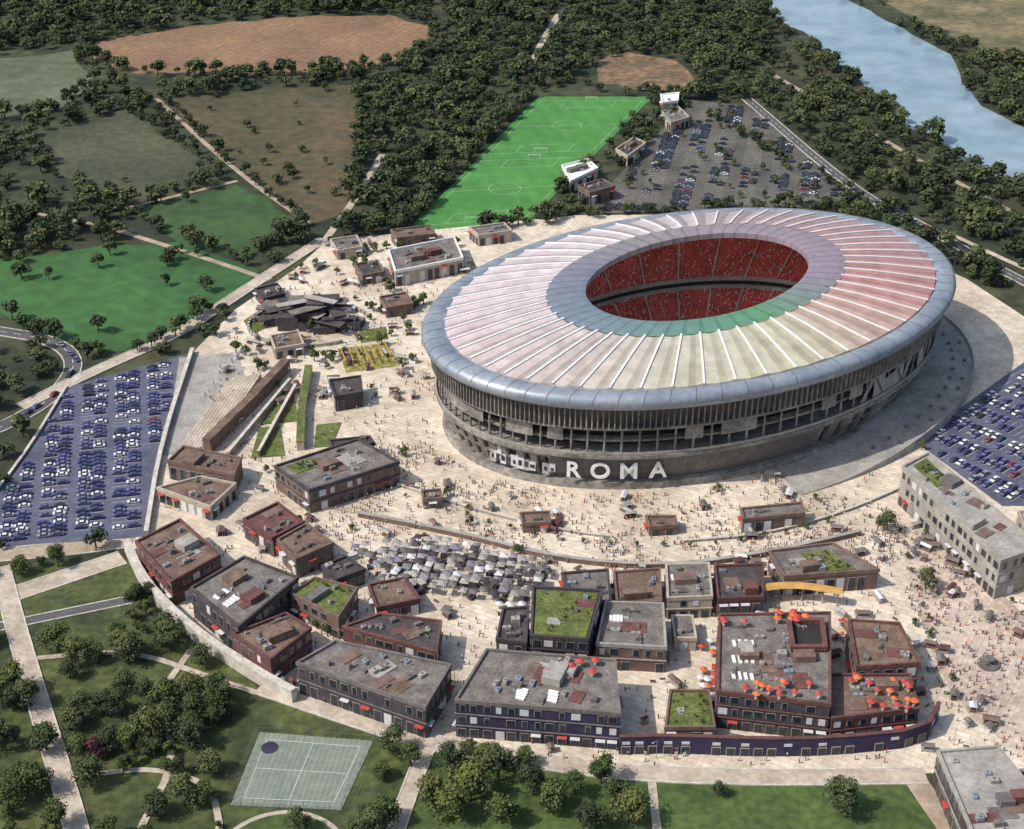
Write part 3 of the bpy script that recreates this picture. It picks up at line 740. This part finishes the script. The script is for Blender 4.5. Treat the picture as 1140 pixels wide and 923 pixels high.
wall('lot_wall','-190,577 -193,513 -203,456',1.2,.8,m_conc,m_kerb)
for s,h_ in(('-103,545 -88,548 -92,570 -98,575',.7),('-103,519 -90,521 -95,545 -103,542',.75),('-80,545 -70,547 -72,528 -79,527',.6),('-124,640 -118,652 -108,640 -118,626',.6),('-70,630 -58,634 -56,622 -68,618',.6)):
    mb=MB();mb.prism(pp(s),.3,h_,0);mb.build('garden_bed',[m_roofgr])
mb=MB();mb.prism(pp('-78,612 -56,618 -50,596 -72,590'),.3,.55,0);mb.build('flower_bed',[M('yellow_flowers',(.46,.38,.12),(.18,.2,.05),.25,fine=(.8,.5))])
o=empty('yellow_pergola');mb=MB()
for i in range(7):
    x,y=-74+i*3.2,600+i*.9;mb.box(x,y,3.6,.4,13,.4,.28,0)
    for s in(-6,6): mb.box(x-s*.27,y+s*.95,.4,.3,.3,3.2,.28,0)
mb.build('beams_and_posts',[m_yel],o)
o=empty('grand_staircase');mb=MB()
for k in range(9): mb.prism([(-133+k*1.6,525),(-122+k*1.6,585),(-120.8+k*1.6,585),(-131.8+k*1.6,525)],.3,.5+k*.28)
mb.build('steps',[m_path],o)
# dark museum pavilion : stacked angular volumes and cantilevered slabs inside a ring wall
o=empty('pavilion_complex');mb=MB()
for i in range(30):
    a=U(0,6.28);r=U(1,17);x,y=-92+r*math.cos(a)*1.35,640+r*math.sin(a)
    k=R();mb.box(x,y,.3,U(5,12),U(3,8),U(3,10)*(1.3-r/22),U(-.5,.5),0,1 if k<.4 else 0 if k<.7 else 2)
    if k<.55: mb.box(x+1,y,U(5,11)*(1.3-r/22),U(9,18),U(3,7),.45,U(-.6,.6),0,2 if R()<.3 else 1 if R()<.8 else 3)
mb.build('volumes',[m_wdk,m_roofd,m_roofg,m_conc],o)
mb=MB()
for i in range(44):
    a=i/44*6.28;x,y=-93+28*math.cos(a),636+22*math.sin(a)
    if 0.3<a<5.4: mb.box(x,y,.3,4,1,1.6,a+1.57)
mb.build('ring_wall',[m_conc],o)
mk=empty('market_canopies');poly=inset(pp('-59,455 -23,461 16,443 11,420 -44,428'),1.5);mb=MB()
for i in range(-20,20):
    for j in range(-8,10):
        x=-22+i*3.5+j*.6;y=440+j*3.7-i*.62
        if not inside((x,y),poly) or R()<.07: continue
        h=U(3.6,6.4);r=U(1.3,1.75);b=len(mb.v);mi=random.choice([0,1,1,2,2,3,4,4])
        an=U(-.1,.1)-.17
        c,s=math.cos(an)*r,math.sin(an)*r
        mb.v+=[(x-c+s,y-s-c,h),(x+c+s,y+s-c,h),(x+c-s,y+s+c,h),(x-c-s,y-s+c,h),(x,y,h+.7)]
        for q in range(4): mb.f.append((b+q,b+(q+1)%4,b+4));mb.m.append(mi)
        mb.box(x,y,.3,.2,.2,h+.2,0,2)
        if R()<.6: mb.box(x+U(-.6,.6),y+U(-.6,.6),.3,2.4,1.4,1.1,U(0,3),3)
mb.build('canopies',[m_canv,m_conc,m_conc_d,m_wdk,m_cangr],mk)
o=empty('curved_canopy');p=smoothline(pp('75,420 86,426 98,427 112,423'),3);mb=MB()
mb.ring([[(*q,6.6) for q in offset_line(p,-2)],[(*q,7.4) for q in offset_line(p,-.8)],[(*q,7.4) for q in offset_line(p,.8)],[(*q,6.6) for q in offset_line(p,2)]],0,False)
for q in p[::4]: mb.cone(q[0],q[1],.3,.3,7,.25,8,1)
mb.build('roof_and_columns',[m_yel,m_conc],o)
o=empty('rooftop_courtyard');mb=MB()
cq=ccw(pp('88,396 100,396 98.5,381 87,381'));oi=inset(cq,1.4)
for k in range(4):
    j=(k+1)%4;mb.prism([cq[k],cq[j],oi[j],oi[k]],14.6,16.4,0)
mb.prism(oi,14.1,14.55,1);mb.build('frame',[m_roofr,m_void],o)
um=empty('parasols');mb=MB()
def parasol(x,y,z,mi,r=1.4):
    mb.cone(x,y,z,.06,z+2.4,.05,6,3);mb.cone(x,y,z+2.2,r,z+2.9,.06,8,mi);mb.cone(x,y,z,.45,z+.75,.5,8,4)
for i in range(26): parasol(U(65,95),U(357,365) if i%2 else U(394,400),14.2,random.choice([0,1,1]),U(1,1.4))
for i in range(18): parasol(U(97,122),U(358,374),9.2,random.choice([0,1,1]),U(1,1.5))
for i in range(18): parasol(U(60,66),U(366,404),.3,random.choice([0,2,1]))
for i in range(30): parasol(U(72,118),U(405,414),.3,random.choice([0,1,0,2]),U(1,1.6))
for i in range(12): parasol(U(-5,5),U(414,424),.3,2)
for i in range(5): parasol(U(8,26),U(368,376),14.2,1)
mb.build('umbrellas',[m_or,m_red,m_canv,m_metal,m_wcr],um)
tc_=empty('sports_court');q=P['tennis'];mb=MB();mb.prism(q,0,.24,0);mb.build('surface',[M('court_surface',(.25,.28,.23),(.19,.23,.19),.2,stripe=(1.6,8,.86,0),fine=(.6,.85))],tc_)
mb=MB();c=inset(q,3)
for i in range(4): lnp(c[i],c[(i+1)%4],.12,.28)
m1=((c[0][0]+c[1][0])/2,(c[0][1]+c[1][1])/2);m2=((c[2][0]+c[3][0])/2,(c[2][1]+c[3][1])/2);lnp(m1,m2,.12,.30)
m1=((c[1][0]+c[2][0])/2,(c[1][1]+c[2][1])/2);m2=((c[3][0]+c[0][0])/2,(c[3][1]+c[0][1])/2);lnp(m1,m2,.12,.32)
mb.build('court_lines',[m_white],tc_)
mb=MB();mb.cone(-73,353,.2,2.6,.34,2.6,20,0);mb.build('court_centre_logo',[m_wnv],tc_)
mb=MB();c=inset(q,-.5)
for i in range(4):
    a,b=Vector(c[i]),Vector(c[(i+1)%4]);n=9;an=math.atan2(b.y-a.y,b.x-a.x)
    for k in range(n): p_=a.lerp(b,k/n);mb.box(p_.x,p_.y,0,.12,.12,3.5)
    mb.box((a.x+b.x)/2,(a.y+b.y)/2,3.4,(b-a).length,.06,.06,an);mb.box((a.x+b.x)/2,(a.y+b.y)/2,1.7,(b-a).length,.05,.05,an)
mb.build('court_fence',[m_conc_d],tc_)
o=empty('circular_garden');mb=MB()
for r,z,mi in((19,.2,1),(17.5,.26,0),(9,.32,1),(8,.38,0)): mb.prism([(-64+r*math.cos(k*.157),308+r*math.sin(k*.157)) for k in range(40)],-.1,z,mi)
mb.build('beds',[m_lawn,m_path],o)
o=empty('round_fountain');mb=MB();mb.cone(154,392,.3,3.6,1.0,3.6,20,0);mb.cone(154,392,1.0,3.1,1.05,3.1,20,1);mb.cone(154,392,1.0,.8,3.0,.5,12,0);mb.cone(154,392,3.0,1.8,3.2,1.6,16,0);mb.build('basin',[m_conc_d,m_conc_d],o)
# ------------------------------------------------------------ cars
def car_mesh(name,paint):
    mb=MB()
    prof=[(-2.2,.35),(-2.25,.75),(-2.0,.95),(-1.35,1.0),(-.75,1.45),(.7,1.47),(1.45,.98),(2.1,.85),(2.25,.6),(2.2,.35)]
    top={4,5}
    def w(i): return .68 if i in top else .88
    n=len(prof);b=len(mb.v)
    for s in(-1,1): mb.v+=[(x,s*w(i),z) for i,(x,z) in enumerate(prof)]
    for i in range(n-1):
        mb.f.append((b+i,b+i+1,b+n+i+1,b+n+i));mb.m.append(1 if i in(3,5) else 0)
    for s,o_ in((0,0),(1,n)):
        mb.f.append(tuple(b+o_+k for k in(0,1,2,3,6,7,8,9)));mb.m.append(0)
        mb.f.append(tuple(b+o_+k for k in(3,4,5,6)));mb.m.append(1)
    for x in(-1.4,1.4):
        for y in(-.8,.8):
            bb=len(mb.v);r=.34
            for yy in(y-.11,y+.11): mb.v+=[(x+r*math.cos(k*.785),yy,.34+r*math.sin(k*.785)) for k in range(8)]
            for k in range(8): mb.f.append((bb+k,bb+(k+1)%8,bb+8+(k+1)%8,bb+8+k));mb.m.append(2)
            mb.f.append(tuple(range(bb,bb+8)));mb.m.append(2);mb.f.append(tuple(range(bb+8,bb+16)));mb.m.append(2)
    return mb.build(name,[paint,m_glass,m_void],link=False)
cars=[car_mesh('car_%d'%i,M('paint_%d'%i,c,None,.5,rough=.3)) for i,c in enumerate([(.75,.75,.78),(.05,.055,.17),(.07,.065,.22),(.12,.12,.26),(.3,.3,.36),(.03,.03,.04),(.16,.15,.38),(.3,.05,.05)])]
wts=[9,5,6,5,3,2,5,.3]
def lot(name,poly,ang,rowgap,occ,z=.37,w=None):
    o=empty(name);ang=math.radians(ang);c,s=math.cos(ang),math.sin(ang);inn=inset(poly,3)
    cx=sum(p[0] for p in poly)/len(poly);cy=sum(p[1] for p in poly)/len(poly);mb=MB()
    for i in range(-18,19):
        for side in(-2.6,2.6):
            for j in range(-50,51):
                u=i*rowgap+side;v=j*2.75;x=cx+u*c-v*s;y=cy+u*s+v*c
                if not inside((x,y),inn): continue
                ux,uy=c*2.5,s*2.5;vx,vy=-s*1.37,c*1.37
                a=Vector((x-ux+vx,y-uy+vy));b=Vector((x+ux+vx,y+uy+vy));t=Vector((vx,vy))*.04
                mb.face([(*(a-t),z+.03),(*(b-t),z+.03),(*(b+t),z+.03),(*(a+t),z+.03)])
                nn=noise.noise((x*.04,y*.04,2))
                oc=occ+.5*nn if w is None else max(0,min(1,.42+2.2*nn))
                if R()<oc: inst('parked_car',random.choices(cars,w or wts)[0],x+U(-.5,.5),y+U(-.2,.2),z,ang+(0 if R()<.5 else math.pi)+U(-.04,.04),U(.95,1.08),o)
    mb.build('bay_markings',[m_white],o)
lot('parked_cars',P['lpark'],12,13.4,.76)
lot('parked_cars',P['rpark'],40,14,.74)
lot('parked_cars',P['npark'],-12,17,.4,w=[.35,.4,.1,.4,.8,8,0,.1])
npt=empty('car_park_trees')
for i in range(-4,5):
    for j in range(24):
        x=110+i*14+ (j*-1.6);y=790+j*7
        if inside((x,y),inset(P['npark'],4)) and R()<.3: inst('tree',random.choice(small),x,y,.3,U(0,6),U(.6,1),npt)
dr=empty('moving_cars')
for s in('-206,621 -191,600 -192,574 -203,549','189,800 212,760 244,690'):
    p=pp(s)
    for a,b in zip(p,p[1:]):
        for k in range(3):
            t=R();inst('car',random.choice(cars),a[0]+(b[0]-a[0])*t,a[1]+(b[1]-a[1])*t,.45,math.atan2(b[1]-a[1],b[0]-a[0]),1,dr)
# ------------------------------------------------------------ plaza life
def inst_free(x,y,m=1.5):
    if not inside((x,y),P['campus']): return False
    dx,dy=x-C.x,y-C.y;u=dx*math.cos(TA)+dy*math.sin(TA);v=-dx*math.sin(TA)+dy*math.cos(TA)
    if (u/118)**2+(v/78)**2<1: return False
    if (u/136)**2+(v/96)**2<1 and math.degrees(math.atan2(v,u))>-100 and math.degrees(math.atan2(v,u))<66: return False
    for f_ in footprints:
        if inside((x,y),f_): return False
    if inside((x,y),poly): return False
    if any(inside((x,y),P[k]) for k in('npark','rpark','lpark')): return False
    return True
pts=[]
while len(pts)<2900:
    k=R()
    if k<.45: x,y=U(-70,140),U(440,530)
    elif k<.62: x,y=U(-130,-20),U(480,700)
    elif k<.9: x,y=U(-110,180),U(345,470)
    else: x,y=U(135,180),U(346,470)
    if noise.noise((x*.06,y*.06,5))<U(-.5,.25): continue
    if inst_free(x,y): pts.append((x,y,.37))
crowd_mesh('plaza_crowd',pts,None)
pl=empty('plaza_trees')
for i in range(150):
    x,y=U(-130,170),U(346,700)
    if inst_free(x,y) and noise.noise((x*.05,y*.05,4))>-.05 : inst('tree',random.choice(small),x,y,.3,U(0,6),U(.5,.95),pl)
for i in range(70):
    x,y=U(-125,-25),U(590,735)
    if inst_free(x,y): inst('tree',random.choice(small),x,y,.3,U(0,6),U(.6,1.3),pl)
for s in('-48,498 -17,479 16,464 55,459 92,465 124,479','142,470 140,436 139,392 144,368','160,470 169,431 182,388'):
    p=smoothline(pp(s),1)
    for a,b in zip(p,p[1:]):
        n=int(math.dist(a,b)/7)
        for k in range(n): inst('tree',random.choice(small),a[0]+(b[0]-a[0])*k/n,a[1]+(b[1]-a[1])*k/n-2,.3,U(0,6),U(.35,.6),pl)
lampm=MB();lampm.cone(0,0,0,.12,7,.07,6,0);lampm.box(.8,0,6.9,1.8,.12,.1,0,0);lampm.box(1.5,0,6.8,.7,.3,.12,0,1);lamp=lampm.build('lamp_mesh',[m_metal,m_white],link=False)
bm=MB();bm.box(0,0,.42,1.8,.5,.07,0,0);bm.box(0,.25,.5,1.8,.06,.45,0,0);bm.box(-.7,0,0,.1,.45,.42,0,1);bm.box(.7,0,0,.1,.45,.42,0,1);bench=bm.build('bench_mesh',[m_wbr,m_metal],link=False)
for i in range(70):
    x,y=U(-130,180),U(346,700)
    if inst_free(x,y): inst('street_lamp',lamp,x,y,.3,U(0,6))
for i in range(60):
    x,y=U(-120,175),U(346,540)
    if inst_free(x,y): inst('park_bench',bench,x,y,.3,U(0,6))
def stall(mb,x,y,an):
    c,s=math.cos(an),math.sin(an);L=U(2,5);D_=U(1.4,2.4);k=random.randrange(4)
    mb.box(x,y,.3,L*.9,D_*.7,1.0,an,k)
    for i in(-1,1):
        for j in(-1,1): mb.box(x+c*i*L/2-s*j*D_/2,y+s*i*L/2+c*j*D_/2,.3,.12,.12,2.3,an,1)
    kk=random.choice([0,1,2,3,4,5]);b=len(mb.v)
    mb.v+=[(x+c*i*L*.56-s*j*D_*.6,y+s*i*L*.56+c*j*D_*.6,2.6) for i,j in((-1,-1),(1,-1),(1,1),(-1,1))]+[(x-c*L*.5,y-s*L*.5,3.2),(x+c*L*.5,y+s*L*.5,3.2)]
    for fc in((0,1,5,4),(3,4,5,2),(0,4,3),(1,2,5)): mb.f.append(tuple(b+i for i in fc));mb.m.append(kk)
mb=MB()
for i in range(460):
    x,y=(U(-130,180),U(346,520)) if i%3 else (U(-130,-20),U(560,735))
    if inst_free(x,y) and noise.noise((x*.04,y*.04,8))>-.15: stall(mb,x,y,U(0,3.1))
mb.build('market_stalls',[m_wbr,m_conc,m_wmr,m_canv,m_conc_d,m_roofg])
# ------------------------------------------------------------ light, sky, camera
D=Vector((-.66,-.24,.80)).normalized()
el=math.asin(D.z);az=math.atan2(D.x,D.y)
w=bpy.data.worlds.new('World');sc.world=w;w.use_nodes=True;nt=w.node_tree
sky=nt.nodes.new('ShaderNodeTexSky');sky.sky_type='NISHITA';sky.sun_disc=False;sky.sun_elevation=el;sky.sun_rotation=az
sky.air_density=1.4;sky.dust_density=2.5
bg=nt.nodes['Background'];bg.inputs[1].default_value=.14;nt.links.new(sky.outputs[0],bg.inputs[0])
sl=bpy.data.lights.new('sun','SUN');sl.energy=4.0;sl.angle=math.radians(.6);sl.color=(1,.93,.83)
so=bpy.data.objects.new('sun',sl);COL.objects.link(so);so.rotation_euler=D.to_track_quat('Z','Y').to_euler()
cam=bpy.data.cameras.new('camera');co=bpy.data.objects.new('camera',cam);COL.objects.link(co)
co.location=(0,0,320);co.rotation_euler=(math.radians(60),0,0);cam.sensor_width=36;cam.lens=1720/1140*36;cam.clip_start=1;cam.clip_end=20000
sc.camera=co
sc.view_settings.view_transform='Standard';sc.view_settings.look='None';sc.view_settings.exposure=0
print('trees',cnt,'people',len(pts))
